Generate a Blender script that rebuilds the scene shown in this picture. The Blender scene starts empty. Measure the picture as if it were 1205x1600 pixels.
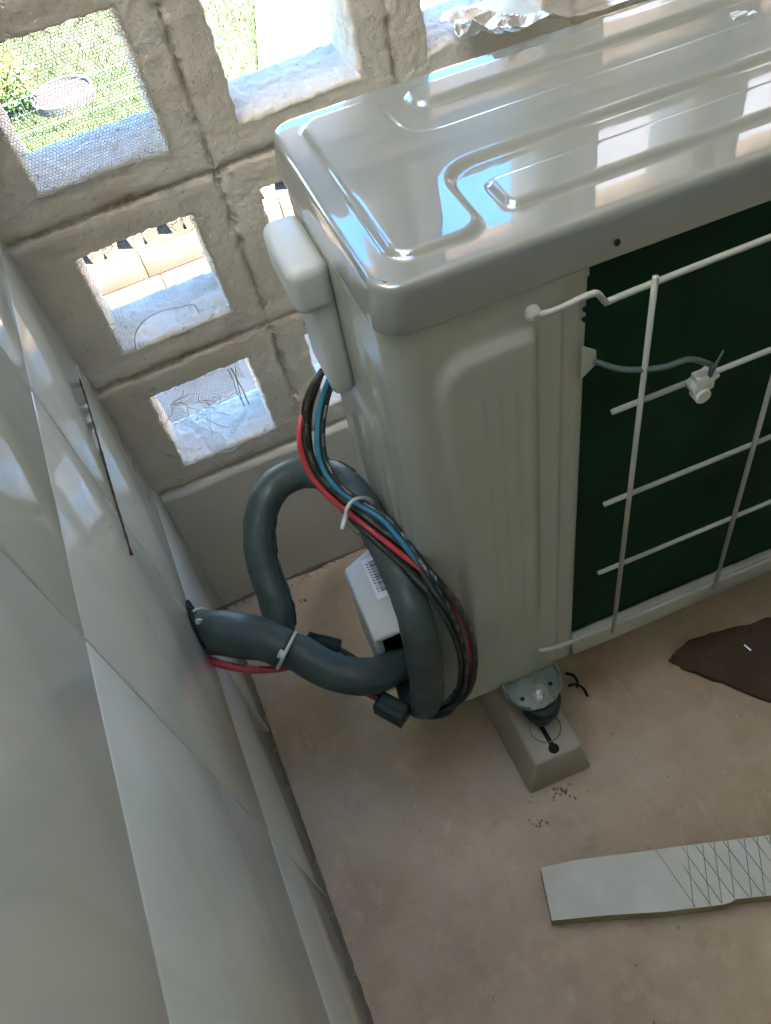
import bpy, bmesh, math, random
from mathutils import Vector, Matrix, noise
R_ = math.radians
scene = bpy.context.scene
# ---------------------------------------------------------------- camera
CAM = Vector((0.14001, -0.81326, 1.16326))
CR = Matrix(((0.91158655, -0.38176574, -0.15252831), (-0.39537854, -0.71248603, -0.57968911), (0.11263116, 0.58874321, -0.80043467)))  # rows: right, down, forward
FPX = 1339.807
cd = bpy.data.cameras.new('camera'); cam = bpy.data.objects.new('camera', cd); scene.collection.objects.link(cam)
cd.sensor_fit = 'VERTICAL'; cd.sensor_height = 36; cd.lens = FPX / 1600 * 36
cd.clip_start = 0.02; cd.clip_end = 500
m = Matrix((CR[0], -CR[1], -CR[2])).transposed().to_4x4(); m.translation = CAM
cam.matrix_world = m
scene.camera = cam
# ---------------------------------------------------------------- world, sun, exposure
SUN_EL, SUN_AZ = 70.5, 138.0      # azimuth clockwise from +Y
w = bpy.data.worlds.new('World'); scene.world = w; w.use_nodes = True
nt = w.node_tree; nt.nodes.clear()
out = nt.nodes.new('ShaderNodeOutputWorld'); bg = nt.nodes.new('ShaderNodeBackground'); sky = nt.nodes.new('ShaderNodeTexSky')
sky.sky_type = 'NISHITA'; sky.sun_disc = False; sky.sun_elevation = R_(SUN_EL); sky.sun_rotation = R_(SUN_AZ)
sky.air_density = 0.9; sky.dust_density = 0.1; sky.ozone_density = 3.0
bg.inputs[1].default_value = 0.10
hs = nt.nodes.new('ShaderNodeHueSaturation'); hs.inputs['Saturation'].default_value = 1.3; nt.links.new(sky.outputs[0], hs.inputs['Color']); nt.links.new(hs.outputs[0], bg.inputs[0]); nt.links.new(bg.outputs[0], out.inputs[0])
sd = bpy.data.lights.new('sun', 'SUN'); sd.energy = 5.0; sd.angle = R_(0.5); sd.color = (1, .95, .88)
sun = bpy.data.objects.new('sun', sd); scene.collection.objects.link(sun)
az = R_(SUN_AZ); el = R_(SUN_EL)
sdir = Vector((math.sin(az) * math.cos(el), math.cos(az) * math.cos(el), math.sin(el)))
sun.rotation_euler = sdir.to_track_quat('Z', 'Y').to_euler(); sun.location = (0, -3, 8)
scene.view_settings.view_transform = 'Standard'; scene.view_settings.look = 'None'
scene.view_settings.exposure = 4.4; scene.view_settings.gamma = 1
scene.render.engine = 'CYCLES'
try:
    scene.cycles.max_bounces = 12; scene.cycles.diffuse_bounces = 8
except Exception: pass

# ---------------------------------------------------------------- helpers
def link(o): scene.collection.objects.link(o); return o
def thing(name, label, cat, loc=(0, 0, 0), group=None):
    o = link(bpy.data.objects.new(name, None)); o.location = loc; o.empty_display_size = .05
    o['label'] = label; o['category'] = cat
    if group: o['group'] = group
    return o
def tag(o, label, cat, group=None):
    o['label'] = label; o['category'] = cat
    if group: o['group'] = group
    return o
def mesh(name, verts, faces, mat, parent=None, smooth=False, uvs=None, bevel=0, segs=2):
    me = bpy.data.meshes.new(name); me.from_pydata([tuple(v) for v in verts], [], faces); me.validate()
    if uvs:
        l = me.uv_layers.new(name='uv')
        for li, lp in enumerate(me.loops): l.data[li].uv = uvs[lp.vertex_index]
    me.polygons.foreach_set('use_smooth', [smooth] * len(me.polygons)); me.update()
    o = link(bpy.data.objects.new(name, me)); me.materials.append(mat)
    if parent: o.parent = parent
    if bevel:
        b = o.modifiers.new('bevel', 'BEVEL'); b.width = bevel; b.segments = segs; b.limit_method = 'ANGLE'; b.angle_limit = R_(30); b.harden_normals = False
        me.polygons.foreach_set('use_smooth', [True] * len(me.polygons))
        b.use_clamp_overlap = True
    return o
class MB:
    def __init__(s): s.v = []; s.f = []
    def add(s, v, f): n = len(s.v); s.v += [Vector(q) for q in v]; s.f += [tuple(i + n for i in q) for q in f]
    def box(s, a, b):
        (x0, y0, z0), (x1, y1, z1) = a, b
        s.hexa([(x0, y0, z0), (x1, y0, z0), (x1, y1, z0), (x0, y1, z0), (x0, y0, z1), (x1, y0, z1), (x1, y1, z1), (x0, y1, z1)])
    def hexa(s, v): s.add(v, [(0, 3, 2, 1), (4, 5, 6, 7), (0, 1, 5, 4), (1, 2, 6, 5), (2, 3, 7, 6), (3, 0, 4, 7)])
    def prism(s, pts, d):   # closed polygon pts extruded by d
        n = len(pts); d = Vector(d); v = [Vector(q) for q in pts]; v += [q + d for q in v]
        s.add(v, [tuple(range(n))[::-1], tuple(range(n, 2 * n))] + [(i, (i + 1) % n, n + (i + 1) % n, n + i) for i in range(n)])
    def cyl(s, a, b, r0, r1=None, n=16):
        r1 = r0 if r1 is None else r1; a = Vector(a); b = Vector(b); d = (b - a).normalized()
        u = d.orthogonal().normalized(); w_ = d.cross(u)
        v = [a + (u * math.cos(t) + w_ * math.sin(t)) * r0 for t in [2 * math.pi * i / n for i in range(n)]]
        v += [b + (u * math.cos(t) + w_ * math.sin(t)) * r1 for t in [2 * math.pi * i / n for i in range(n)]]
        s.add(v, [tuple(range(n))[::-1], tuple(range(n, 2 * n))] + [(i, (i + 1) % n, n + (i + 1) % n, n + i) for i in range(n)])
    def build(s, name, mat, parent=None, smooth=False, bevel=0, segs=2): return mesh(name, s.v, s.f, mat, parent, smooth, None, bevel, segs)
def smooth_path(pts, step=.004):
    P = [Vector(p) for p in pts]; P = [P[0] * 2 - P[1]] + P + [P[-1] * 2 - P[-2]]; o = []
    for i in range(1, len(P) - 2):
        a, b, c, d = P[i - 1:i + 3]; n = max(2, int((c - b).length / step))
        for k in range(n):
            t = k / n
            o.append(.5 * ((2 * b) + (c - a) * t + (2 * a - 5 * b + 4 * c - d) * t * t + (3 * b - a - 3 * c + d) * t ** 3))
    o.append(P[-2]); return o
def tube_data(path, r, n=12, bump=None, cap=True):
    v = []; f = []; uv = []; L = 0; T0 = (path[1] - path[0]).normalized(); u = T0.orthogonal().normalized()
    for i, p in enumerate(path):
        T = (path[min(i + 1, len(path) - 1)] - path[max(i - 1, 0)]).normalized()
        u = (u - T * u.dot(T)).normalized(); w_ = T.cross(u)
        if i: L += (p - path[i - 1]).length
        rr = r(L) if callable(r) else r
        for k in range(n):
            t = 2 * math.pi * k / n; q = p + (u * math.cos(t) + w_ * math.sin(t)) * rr
            if bump: q = q + (q - p).normalized() * bump(q, L, t)
            v.append(q); uv.append((L, k / n))
    m_ = len(path)
    for i in range(m_ - 1):
        for k in range(n): f.append((i * n + k, i * n + (k + 1) % n, (i + 1) * n + (k + 1) % n, (i + 1) * n + k))
    if cap: f.append(tuple(range(n))[::-1]); f.append(tuple((m_ - 1) * n + k for k in range(n)))
    return v, f, uv
def tube(name, pts, r, mat, parent=None, n=12, step=.004, bump=None, raw=False):
    path = [Vector(p) for p in pts] if raw else smooth_path(pts, step)
    v, f, uv = tube_data(path, r, n, bump)
    return mesh(name, v, f, mat, parent, True, uv)
def ray(px, py, d):      # survey helper: a point of the place from its bearing and distance
    q = Vector(((px - 602.5) / FPX, (py - 800) / FPX, 1)).normalized()
    return CAM + d * (CR.transposed() @ q)
def sm(a, b, x):
    t = max(0, min(1, (x - a) / (b - a))); return t * t * (3 - 2 * t)
def fbm(p, s, o=4): return noise.fractal(Vector(p) * s, 1.0, 2.0, o)

# ---------------------------------------------------------------- materials
def mat(name, col=(.5, .5, .5), rough=.5, metal=0, ior=1.5, coat=0):
    M = bpy.data.materials.new(name); M.use_nodes = True; b = M.node_tree.nodes['Principled BSDF']
    b.inputs['Base Color'].default_value = (*col, 1); b.inputs['Roughness'].default_value = rough
    b.inputs['Metallic'].default_value = metal; b.inputs['IOR'].default_value = ior; b.inputs['Coat Weight'].default_value = coat
    return M
class NT:
    def __init__(s, M): s.M = M; s.t = M.node_tree; s.b = s.t.nodes['Principled BSDF']; s._o = None
    def n(s, ty, **k):
        q = s.t.nodes.new(ty)
        for a, v in k.items():
            if a.startswith('_'): setattr(q, a[1:], v)
        return q
    def L(s, a, b): s.t.links.new(a, b)
    def pos(s):
        if not s._o: s._o = s.n('ShaderNodeNewGeometry')
        return s._o.outputs['Position']
    def noise(s, scale, detail=4, rough=.55, vec=None, dist=0):
        q = s.n('ShaderNodeTexNoise'); q.inputs['Scale'].default_value = scale; q.inputs['Detail'].default_value = detail
        q.inputs['Roughness'].default_value = rough; q.inputs['Distortion'].default_value = dist
        s.L(vec or s.pos(), q.inputs['Vector']); return q.outputs[0]
    def ramp(s, fac, stops):
        q = s.n('ShaderNodeValToRGB'); e = q.color_ramp.elements
        while len(e) < len(stops): e.new(.5)
        for i, (p, c) in enumerate(stops):
            e[i].position = p; e[i].color = (*c, 1) if not isinstance(c, (int, float)) else (c, c, c, 1)
        s.L(fac, q.inputs[0]); return q.outputs[0]
    def mix(s, fac, a, b, mode='MIX'):
        q = s.n('ShaderNodeMix'); q.data_type = 'RGBA'; q.blend_type = mode
        for v, i in ((fac, 0), (a, 6), (b, 7)):
            if hasattr(v, 'links'): s.L(v, q.inputs[i])
            else: q.inputs[i].default_value = v if i == 0 else (*v, 1)
        return q.outputs[2]
    def math(s, op, a, b=0):
        q = s.n('ShaderNodeMath'); q.operation = op
        for v, i in ((a, 0), (b, 1)):
            if hasattr(v, 'links'): s.L(v, q.inputs[i])
            else: q.inputs[i].default_value = v
        return q.outputs[0]
    def bump(s, h, strength=.3, dist=.002):
        q = s.n('ShaderNodeBump'); q.inputs['Strength'].default_value = strength; q.inputs['Distance'].default_value = dist
        s.L(h, q.inputs['Height']); s.L(q.outputs[0], s.b.inputs['Normal']); return q
    def col(s, c): s.L(c, s.b.inputs['Base Color'])
    def rough(s, c): s.L(c, s.b.inputs['Roughness'])

def m_concrete():
    M = mat('concrete_block', rough=.92); t = NT(M)
    a = t.noise(6, 5, .6); b = t.noise(60, 4, .65); c = t.noise(260, 3, .6); d = t.noise(2.2, 3, .5)
    c1 = t.ramp(a, [(.30, (.58, .49, .37)), (.5, (.65, .575, .46)), (.7, (.71, .66, .57))])
    c2 = t.mix(t.ramp(b, [(.62, 0), (.72, 1)]), c1, (.33, .26, .18))
    c2 = t.mix(t.ramp(t.noise(150, 4, .75), [(.62, 0), (.69, .6)]), c2, (.22, .17, .12))
    c3 = t.mix(t.ramp(d, [(.48, 0), (.66, .6)]), c2, (.44, .335, .225)); c3 = t.mix(t.ramp(t.noise(17, 5, .7, dist=.7), [(.54, 0), (.68, .5)]), c3, (.74, .71, .65))
    at = t.n('ShaderNodeAttribute'); at.attribute_name = 'mortar'
    jm = t.math('MULTIPLY', at.outputs['Fac'], t.ramp(t.noise(110, 4, .7), [(.40, 0), (.56, 1)]))
    c3 = t.mix(t.math('MULTIPLY', jm, t.ramp(t.noise(16, 3, .6), [(.4, .15), (.65, .8)])), c3, (.27, .21, .145))
    t.col(c3)
    pit = t.ramp(t.noise(170, 3, .7), [(.34, 0), (.44, 1)]); h = t.math('ADD', t.math('ADD', t.math('MULTIPLY', b, .7), t.math('MULTIPLY', c, .3)), t.math('MULTIPLY', pit, .6)); t.bump(h, .45, .003)
    return M
def m_plaster(name, c0, c1, bs=.25, rough=.8, sc=5):
    M = mat(name, rough=rough); t = NT(M); a = t.noise(sc, 5, .6); b = t.noise(120, 3, .6)
    t.col(t.ramp(a, [(.3, c0), (.7, c1)])); t.bump(b, bs, .0015); return M
def m_floor():
    M = mat('floor_tile', rough=.5); t = NT(M)
    a = t.noise(5, 5, .6); b = t.noise(28, 4, .65); c = t.noise(160, 2, .5); d = t.noise(2.1, 3, .5, dist=.6)
    c1 = t.ramp(a, [(.32, (.40, .285, .18)), (.50, (.50, .375, .25)), (.66, (.60, .475, .34))])
    c1 = t.mix(t.ramp(d, [(.45, 0), (.68, .5)]), c1, (.47, .41, .29))
    c1 = t.mix(t.ramp(b, [(.50, 0), (.72, .6)]), c1, (.64, .53, .40))
    c1 = t.mix(t.ramp(t.noise(75, 2, .5), [(.735, 0), (.76, .7)]), c1, (.16, .10, .06))
    sp = t.n('ShaderNodeSeparateXYZ'); t.L(t.pos(), sp.inputs[0])
    g = None
    for ax, off in ((0, .31), (1, .10)):
        q = t.math('ABSOLUTE', t.math('SUBTRACT', t.math('FRACT', t.math('DIVIDE', t.math('ADD', sp.outputs[ax], off + 10), .45)), .5))
        q = t.math('GREATER_THAN', q, .4965)
        g = q if g is None else t.math('MAXIMUM', g, q)
    c1 = t.mix(t.math('MULTIPLY', g, .13), c1, (.30, .22, .15))
    st = t.ramp(t.noise(11, 5, .7, dist=1.5), [(.60, 0), (.70, .35)]); c1 = t.mix(st, c1, (.30, .23, .14))
    c1 = t.mix(t.ramp(t.noise(38, 5, .75, dist=.8), [(.62, 0), (.70, .45)]), c1, (.72, .65, .52))
    t.col(c1); t.rough(t.ramp(b, [(.3, .36), (.7, .62)])); t.bump(t.math('ADD', c, t.math('MULTIPLY', g, -2)), .12, .001); return M
def m_glazed():
    M = mat('glazed_tile', rough=.07, ior=1.55); t = NT(M)
    a = t.noise(3.5, 4, .55, dist=1.2); b = t.noise(1.3, 5, .6, dist=2)
    c = t.ramp(a, [(.3, (.68, .73, .70)), (.55, (.72, .77, .74)), (.75, (.76, .80, .77))])
    v = t.ramp(b, [(.47, 0), (.5, .25), (.53, 0)]); c = t.mix(v, c, (.56, .57, .54))
    t.col(c)
    t.rough(t.ramp(t.noise(9, 4, .6), [(.35, .03), (.7, .07)])); t.bump(t.noise(5, 2, .5), .04, .002); return M
def m_paint(name, col, rough=.16, ior=1.75, coat=False):
    M = mat(name, col, rough, ior=ior); t = NT(M)
    if coat:      # smooth lacquer over an orange-peel free base
        t.b.inputs['Coat Weight'].default_value = 1; t.b.inputs['Coat Roughness'].default_value = .012; t.b.inputs['Coat IOR'].default_value = 2.4
    du = t.ramp(t.noise(22, 5, .7), [(.45, 0), (.78, .35)]); sc_ = t.ramp(t.noise(210, 2, .6), [(.70, 0), (.76, .5)])
    c_ = t.mix(du, col, tuple(c * .86 for c in col)); t.col(t.mix(sc_, c_, tuple(c * .7 for c in col)))
    t.rough(t.ramp(t.noise(34, 4, .65), [(.35, rough), (.8, min(1, rough + .12))]))
    if coat:
        q = t.ramp(t.noise(26, 5, .7), [(.48, .012), (.80, .10)]); t.L(q, t.b.inputs['Coat Roughness'])
    return M
def m_foam(name='foam_rubber', col=(.050, .072, .065)):
    M = mat(name, col, .55); t = NT(M); a = t.noise(40, 4, .6)
    t.col(t.mix(t.ramp(a, [(.45, 0), (.8, .5)]), col, tuple(c * 2.1 for c in col))); t.bump(t.noise(90, 3, .6), .3, .0018); t.rough(t.ramp(t.noise(25, 3, .6), [(.4, .45), (.7, .7)])); return M
def m_wire(name, col, prt=None, lo=.2, hi=.34):
    M = mat(name, col, .38); t = NT(M)
    if prt:
        uv = t.n('ShaderNodeUVMap'); uv.uv_map = 'uv'; sp = t.n('ShaderNodeSeparateXYZ'); t.L(uv.outputs[0], sp.inputs[0])
        band = t.math('MULTIPLY', t.math('GREATER_THAN', sp.outputs[1], lo), t.math('LESS_THAN', sp.outputs[1], hi))
        nz = t.n('ShaderNodeTexNoise'); nz.noise_dimensions = '2D'; nz.inputs['Scale'].default_value = 1
        cmb = t.n('ShaderNodeCombineXYZ'); t.L(t.math('MULTIPLY', sp.outputs[0], 900), cmb.inputs[0]); t.L(t.math('MULTIPLY', sp.outputs[1], 26), cmb.inputs[1]); t.L(cmb.outputs[0], nz.inputs['Vector'])
        word = t.math('GREATER_THAN', t.math('SINE', t.math('MULTIPLY', sp.outputs[0], 210)), .1)
        k = t.math('MULTIPLY', t.math('MULTIPLY', band, word), t.math('GREATER_THAN', nz.outputs[0], .52))
        t.col(t.mix(k, col, prt))
    t.bump(t.noise(150, 2, .5), .05, .0008); return M

concrete = m_concrete(); clean_white = mat('plaster_white', (.7, .7, .68), .7)
plaster = m_plaster('base_plaster', (.62, .58, .47), (.70, .66, .55), .2)
ceilmat = m_plaster('ceiling_paint', (.72, .69, .62), (.78, .75, .68), .1)
roomwall = m_plaster('room_wall', (.34, .32, .27), (.40, .38, .33), .1)
floorm = m_floor(); glazed = m_glazed()
grout = m_plaster('grout', (.16, .13, .09), (.24, .20, .15), .3, .9, 30)
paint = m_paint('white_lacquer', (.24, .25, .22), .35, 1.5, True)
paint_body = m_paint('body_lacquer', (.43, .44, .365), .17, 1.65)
plastic = m_paint('white_plastic', (.55, .57, .53), .38, 1.5)
coilm = mat('coil_fins', (.004, .028, .01), .75); coilm.node_tree.nodes['Principled BSDF'].inputs['Specular IOR Level'].default_value = .2
t = NT(coilm); wv = t.n('ShaderNodeTexWave'); wv.wave_type = 'BANDS'; wv.bands_direction = 'X'; wv.inputs['Scale'].default_value = 160; t.L(t.pos(), wv.inputs['Vector']); t.bump(wv.outputs[0], .15, .0006)
t.col(t.ramp(t.noise(12, 4, .6), [(.3, (.003, .024, .009)), (.75, (.008, .042, .017))]))
wirem = m_paint('grille_paint', (.42, .42, .36), .35, 1.5)
galv = mat('galvanised_steel', (.2, .25, .2), .5, .3); t = NT(galv); t.col(t.ramp(t.noise(60, 4, .6), [(.3, (.16, .20, .165)), (.7, (.27, .31, .26))]))
steel = mat('bolt_steel', (.62, .64, .62), .25, 1)
rubber = m_foam('black_rubber', (.012, .022, .018))
foam = m_foam()
blockm = m_plaster('moulded_block', (.36, .32, .25), (.44, .40, .32), .2, .75, 14)
foil = mat('aluminium_foil', (.80, .81, .82), .24, 1)
netm = mat('netting', (.50, .47, .40), .7)
dark = mat('dark_gap', (.012, .012, .010), .9)
white = m_plaster('white_wall', (.78, .77, .75), (.84, .83, .81), .1)
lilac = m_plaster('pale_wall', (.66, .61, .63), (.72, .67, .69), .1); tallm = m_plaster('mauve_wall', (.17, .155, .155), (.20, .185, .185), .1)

# ---------------------------------------------------------------- ground outside
GZ = -.30
def struct(o): o['kind'] = 'structure'; return o
lawn = mat('lawn_soil', rough=.95); t = NT(lawn)
c = t.ramp(t.noise(7, 6, .65), [(.3, (.020, .034, .008)), (.5, (.034, .052, .014)), (.72, (.055, .064, .026))])
c = t.mix(t.ramp(t.noise(2.2, 4, .6), [(.48, 0), (.62, .6)]), c, (.07, .062, .04)); t.col(c); t.bump(t.noise(90, 4, .7), .8, .02)
mb = MB(); S_ = 120
mb.add([(-S_, 1.40, GZ), (S_, 1.40, GZ), (S_, S_, GZ), (-S_, S_, GZ)], [(0, 1, 2, 3)])
mb.add([(-S_, -S_, GZ - .004), (S_, -S_, GZ - .004), (S_, 1.40, GZ - .004), (-S_, 1.40, GZ - .004)], [(0, 1, 2, 3)])
struct(mb.build('ground', lawn))
pave = m_plaster('pavement', (.34, .20, .115), (.46, .29, .18), .4, .85, 9)
mb = MB(); mb.box((-3, .085, GZ - .02), (4, 1.24, GZ + .004)); struct(mb.build('path', pave))
# grass blades in the part of the lawn that shows
random.seed(3); gv = []; gf = []
for i in range(26000):
    x = random.uniform(-.6, 1.3); y = random.uniform(1.42, 4.8); x = min(x, .685 + .285 * (y - 2.25)) if x > .685 + .285 * (y - 2.25) and random.random() < .12 else x; a = random.uniform(0, 6.28); h = random.uniform(.012, .035)
    dx, dy = math.cos(a) * .0022, math.sin(a) * .0022; lx, ly = random.gauss(0, .012), random.gauss(0, .012); n = len(gv)
    if x > .69 + .285 * (y - 2.25): continue
    gv += [(x - dx, y - dy, GZ), (x + dx, y + dy, GZ), (x + lx, y + ly, GZ + h)]; gf.append((n, n + 1, n + 2))
gm = mat('grass_blades', rough=.8); t = NT(gm); t.col(t.ramp(t.noise(5, 5, .7), [(.35, (.022, .042, .009)), (.6, (.044, .062, .018)), (.75, (.068, .072, .034))]))
g = mesh('grass', gv, gf, gm); g['label'] = 'short sunlit lawn grass beyond the block wall'; g['category'] = 'grass'; g['kind'] = 'stuff'

# low garden wall with triangular lattice blocks
gw = thing('garden_wall', 'low sunlit garden wall with triangular lattice blocks along its top', 'wall', (0, 1.3, GZ))
gwm = m_plaster('garden_wall_block', (.115, .088, .062), (.17, .14, .105), .5, .85, 12)
mb = MB(); x = -2.0; random.seed(8)
for row, (z0, z1, off) in enumerate(((-.02, .066, .1), (.0675, .150, .13))):
    x = -2.0 - off
    while x < 3: mb.box((x, -.05 + .001 * row, z0), (x + .1985, .05, z1)); x += .2
mb.build('base_course', gwm, gw, bevel=.004)
mb = MB(); mb.box((-2, -.045, .1515), (3, .045, .162)); mb.box((-2, -.045, .315), (3, .045, .335))
x = -2.0
while x < 3:
    for s in (0, 1):
        a = (x + .015, x + .045) if s == 0 else (x + .095, x + .065)
        mb.hexa([(a[0] - .02, -.043, .162), (a[0] + .02, -.043, .162), (a[0] + .02, .043, .162), (a[0] - .02, .043, .162),
                 (a[1] - .02, -.043, .315), (a[1] + .02, -.043, .315), (a[1] + .02, .043, .315), (a[1] - .02, .043, .315)])
    x += .1105
mb.build('lattice', gwm, gw)

# neighbouring houses seen as pale corners
mb = MB(); P_ = lambda x, y, z: (x + .285 * (y - 2.25), y, z)
mb.prism([P_(.692, 1.45, GZ + .004), P_(.855, 1.45, GZ + .004), P_(.855, 9, GZ + .004), P_(.692, 9, GZ + .004)], (0, 0, .012)); struct(mb.build('walkway', white))
mb = MB(); mb.prism([P_(.857, 1.45, GZ + .002), (6, 1.45, GZ + .002), (6, 9, GZ + .002), P_(.857, 9, GZ + .002)], (0, 0, .010)); struct(mb.build('patio', lilac))  # shade over this paving is put into its lilac colour
nb = thing('pale_building', 'tall mauve rendered building rising beyond the patio at the far right', 'building', (.99, 2.34, GZ))
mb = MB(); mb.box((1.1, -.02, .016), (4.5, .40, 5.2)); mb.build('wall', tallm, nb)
mb = MB(); mb.box((1.05, -.07, 5.2), (4.55, .45, 5.35)); mb.build('roof', lilac, nb)
# round slab in the lawn
mb = MB(); mb.cyl((.02, 2.57, GZ - .01), (.02, 2.57, GZ + .02), .105, n=40); o = mb.build('stepping_stone', m_plaster('slab', (.034, .025, .025), (.048, .038, .038), .3), bevel=.004)
tag(o, 'round pinkish stone slab lying in the lawn near the flowers', 'stepping stone')
mb = MB(); N = 40
for i in range(N):
    a0, a1 = 2 * math.pi * i / N, 2 * math.pi * (i + 1) / N
    mb.hexa([(.107 * math.cos(a0), .107 * math.sin(a0), 0), (  .117 * math.cos(a0),   .117 * math.sin(a0), 0), (  .117 * math.cos(a1),   .117 * math.sin(a1), 0), (.107 * math.cos(a1), .107 * math.sin(a1), 0),
             (.107 * math.cos(a0), .107 * math.sin(a0), .03), (  .117 * math.cos(a0),   .117 * math.sin(a0), .03), (  .117 * math.cos(a1),   .117 * math.sin(a1), .03), (.107 * math.cos(a1), .107 * math.sin(a1), .03)])
o = mb.build('edging_ring', m_plaster('edging', (.10, .095, .085), (.13, .12, .11), .1)); o.location = (.02, 2.57, GZ); tag(o, 'white edging ring round the pinkish stone slab', 'edging')
# flowering shrub and second green shrub
leafm = mat('shrub_leaf', rough=.6); t = NT(leafm); t.col(t.ramp(t.noise(30, 3, .6), [(.3, (.05, .12, .02)), (.7, (.14, .26, .05))]))
flow = mat('orange_petals', rough=.6); t = NT(flow); t.col(t.ramp(t.noise(40, 2, .5), [(.4, (.75, .13, .03)), (.6, (.85, .42, .04))]))
def quadcloud(n, c, rad, s, seed, top=False):
    random.seed(seed); v = []; f = []
    for i in range(n):
        while True:
            q = Vector((random.uniform(-1, 1), random.uniform(-1, 1), random.uniform(-1, 1)))
            if .25 < q.length < 1 and not (top and q.z < -.1): break
        if top: q = q.normalized() * random.uniform(.8, 1.08)
        p = Vector(c) + Vector((q.x * rad[0], q.y * rad[1], q.z * rad[2])) * (1 + .25 * noise.noise(q * 2.5 + Vector((seed, 0, 0))))
        u = Vector((random.gauss(0, 1), random.gauss(0, 1), random.gauss(0, 1))).normalized(); w_ = u.orthogonal().normalized(); k = s * random.uniform(.6, 1.3); n0 = len(v)
        v += [p - u * k, p + w_ * k * .5, p + u * k, p - w_ * k * .5]; f.append((n0, n0 + 1, n0 + 2, n0 + 3))
    return v, f
def shrub(name, label, loc, rad, seed, flowers):
    r = thing(name, label, 'shrub', loc)
    mb = MB(); random.seed(seed)
    for i in range(9):
        a = random.uniform(0, 6.28); mb.cyl((0, 0, 0), (math.cos(a) * rad[0] * .6, math.sin(a) * rad[1] * .6, rad[2] * 1.3), .005, .002, 6)
    mb.build('stem', mat('stem', (.12, .08, .04), .8), r)
    v, f = quadcloud(1500, (0, 0, rad[2]), rad, .011, seed); mesh('foliage', v, f, leafm, r)
    if flowers: v, f = quadcloud(260, (0, 0, rad[2]), rad, .011, seed + 5, True); mesh('blossom', v, f, flow, r)
shrub('flowering_shrub', 'small shrub covered in orange flowers beside the round stone slab', (-.20, 2.62, GZ), (.15, .13, .11), 4, True)
shrub('green_shrub', 'plain green shrub at the left edge of the lawn', (-.32, 3.05, GZ), (.17, .15, .14), 9, False)
# little wire fence
fe = thing('garden_fence', 'low pale green wire fence in front of the flowering shrub', 'fence', (0, 2.36, GZ))
fem = mat('fence_wire', (.08, .16, .13), .5); mb = MB()
for z in (.03, .09, .14): mb.cyl((-.6, 0, z), (.38, 0, z), .0011, n=6)
x = -.6
while x < .38: mb.cyl((x, 0, 0), (x, 0, .15), .0009, n=5); x += .035
mb.build('wire_panel', fem, fe)
mb = MB(); mb.box((.375, -.012, 0), (.40, .012, .19)); mb.build('post', mat('post_green', (.03, .35, .26), .5), fe)

# ---------------------------------------------------------------- room shell
XR, YB, ZC = 1.62, -2.0, 2.62
HOLE = (.0, .34, -.85, -.03)      # unseen roof opening, added so sun bounces down inside (x0, x1, y0, y1)
TH = .085
n = 40
mb = MB(); mb.add([(-.3, YB - .2, 0), (XR + .2, YB - .2, 0), (XR + .2, 0.0, 0), (-.3, 0.0, 0)], [(0, 1, 2, 3)]); mb.add([(-.3, YB - .2, -.2), (XR + .2, YB - .2, -.2), (XR + .2, 0.0, -.2), (-.3, 0.0, -.2)], [(3, 2, 1, 0)])
struct(mb.build('floor', floorm))
mb = MB(); hx0, hx1, hy0, hy1 = HOLE; mb.box((-.3, hy1, ZC), (XR + .2, .22, ZC + .15)); mb.box((-.3, YB, ZC), (XR + .2, hy0, ZC + .15)); mb.box((-.3, hy0, ZC), (hx0, hy1, ZC + .15)); mb.box((hx1, hy0, ZC), (XR + .2, hy1, ZC + .15)); struct(mb.build('ceiling', ceilmat))
mb = MB(); mb.box((XR, YB - .2, 0), (XR + .15, 0, ZC)); o = struct(mb.build('wall_right', roomwall))
mb = MB(); mb.box((-.3, YB - .15, 0), (XR, YB, ZC)); o = struct(mb.build('wall_back', roomwall))

# left wall: glazed tiles over grout
lw = thing('tiled_wall', 'glossy pale tiled wall running along the left side', 'wall', (0, 0, 0))
mb = MB(); mb.box((-.25, YB, 0), (-.0025, 0, ZC)); mb.build('wall_core', grout, lw)
ys = [-.0045, -.24, -.486, -.732, -.978, -1.224, -1.47, -1.716, -1.98]
zrows = {0: [0, .335, .552, .722, 1.10, 1.5, 1.9, 2.3, ZC], 1: [0, .285, .722, 1.10, 1.5, 1.9, 2.3, ZC]}
mb = MB(); random.seed(5); g = .0013
for i in range(len(ys) - 1):
    zs = zrows[0] if i == 0 else zrows[1]
    for j in range(len(zs) - 1):
        y1, y0 = ys[i] - g, ys[i + 1] + g; z0, z1 = zs[j] + g, zs[j + 1] - g
        ty, tz, tc = random.uniform(-.0012, .0012), random.uniform(-.0008, .0008), random.uniform(-.0003, .0003); e = lambda y_, z_: tc + ty * (y_ - y0) + tz * (z_ - z0)
        mb.hexa([(-.004, y0, z0), (e(y0, z0), y0, z0), (e(y1, z0), y1, z0), (-.004, y1, z0), (-.004, y0, z1), (e(y0, z1), y0, z1), (e(y1, z1), y1, z1), (-.004, y1, z1)])
mb.build('tile_face', glazed, lw, bevel=.0008)
tube('joint_stain', [(.0012, -.046, .560), (.0012, -.10, .5555), (.0012, -.17, .5535), (.0012, -.235, .552), (.0012, -.29, .5475)], .0011, mat('rust_stain', (.10, .055, .03), .9), lw, n=6, bump=lambda q, L, t_: fbm(q, 120, 2) * .0006)
mb = MB(); mb.cyl((.0012, -.240, .325), (.003, -.240, .325), .033, n=32); o = mb.build('pipe_hole', dark, lw)

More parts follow.
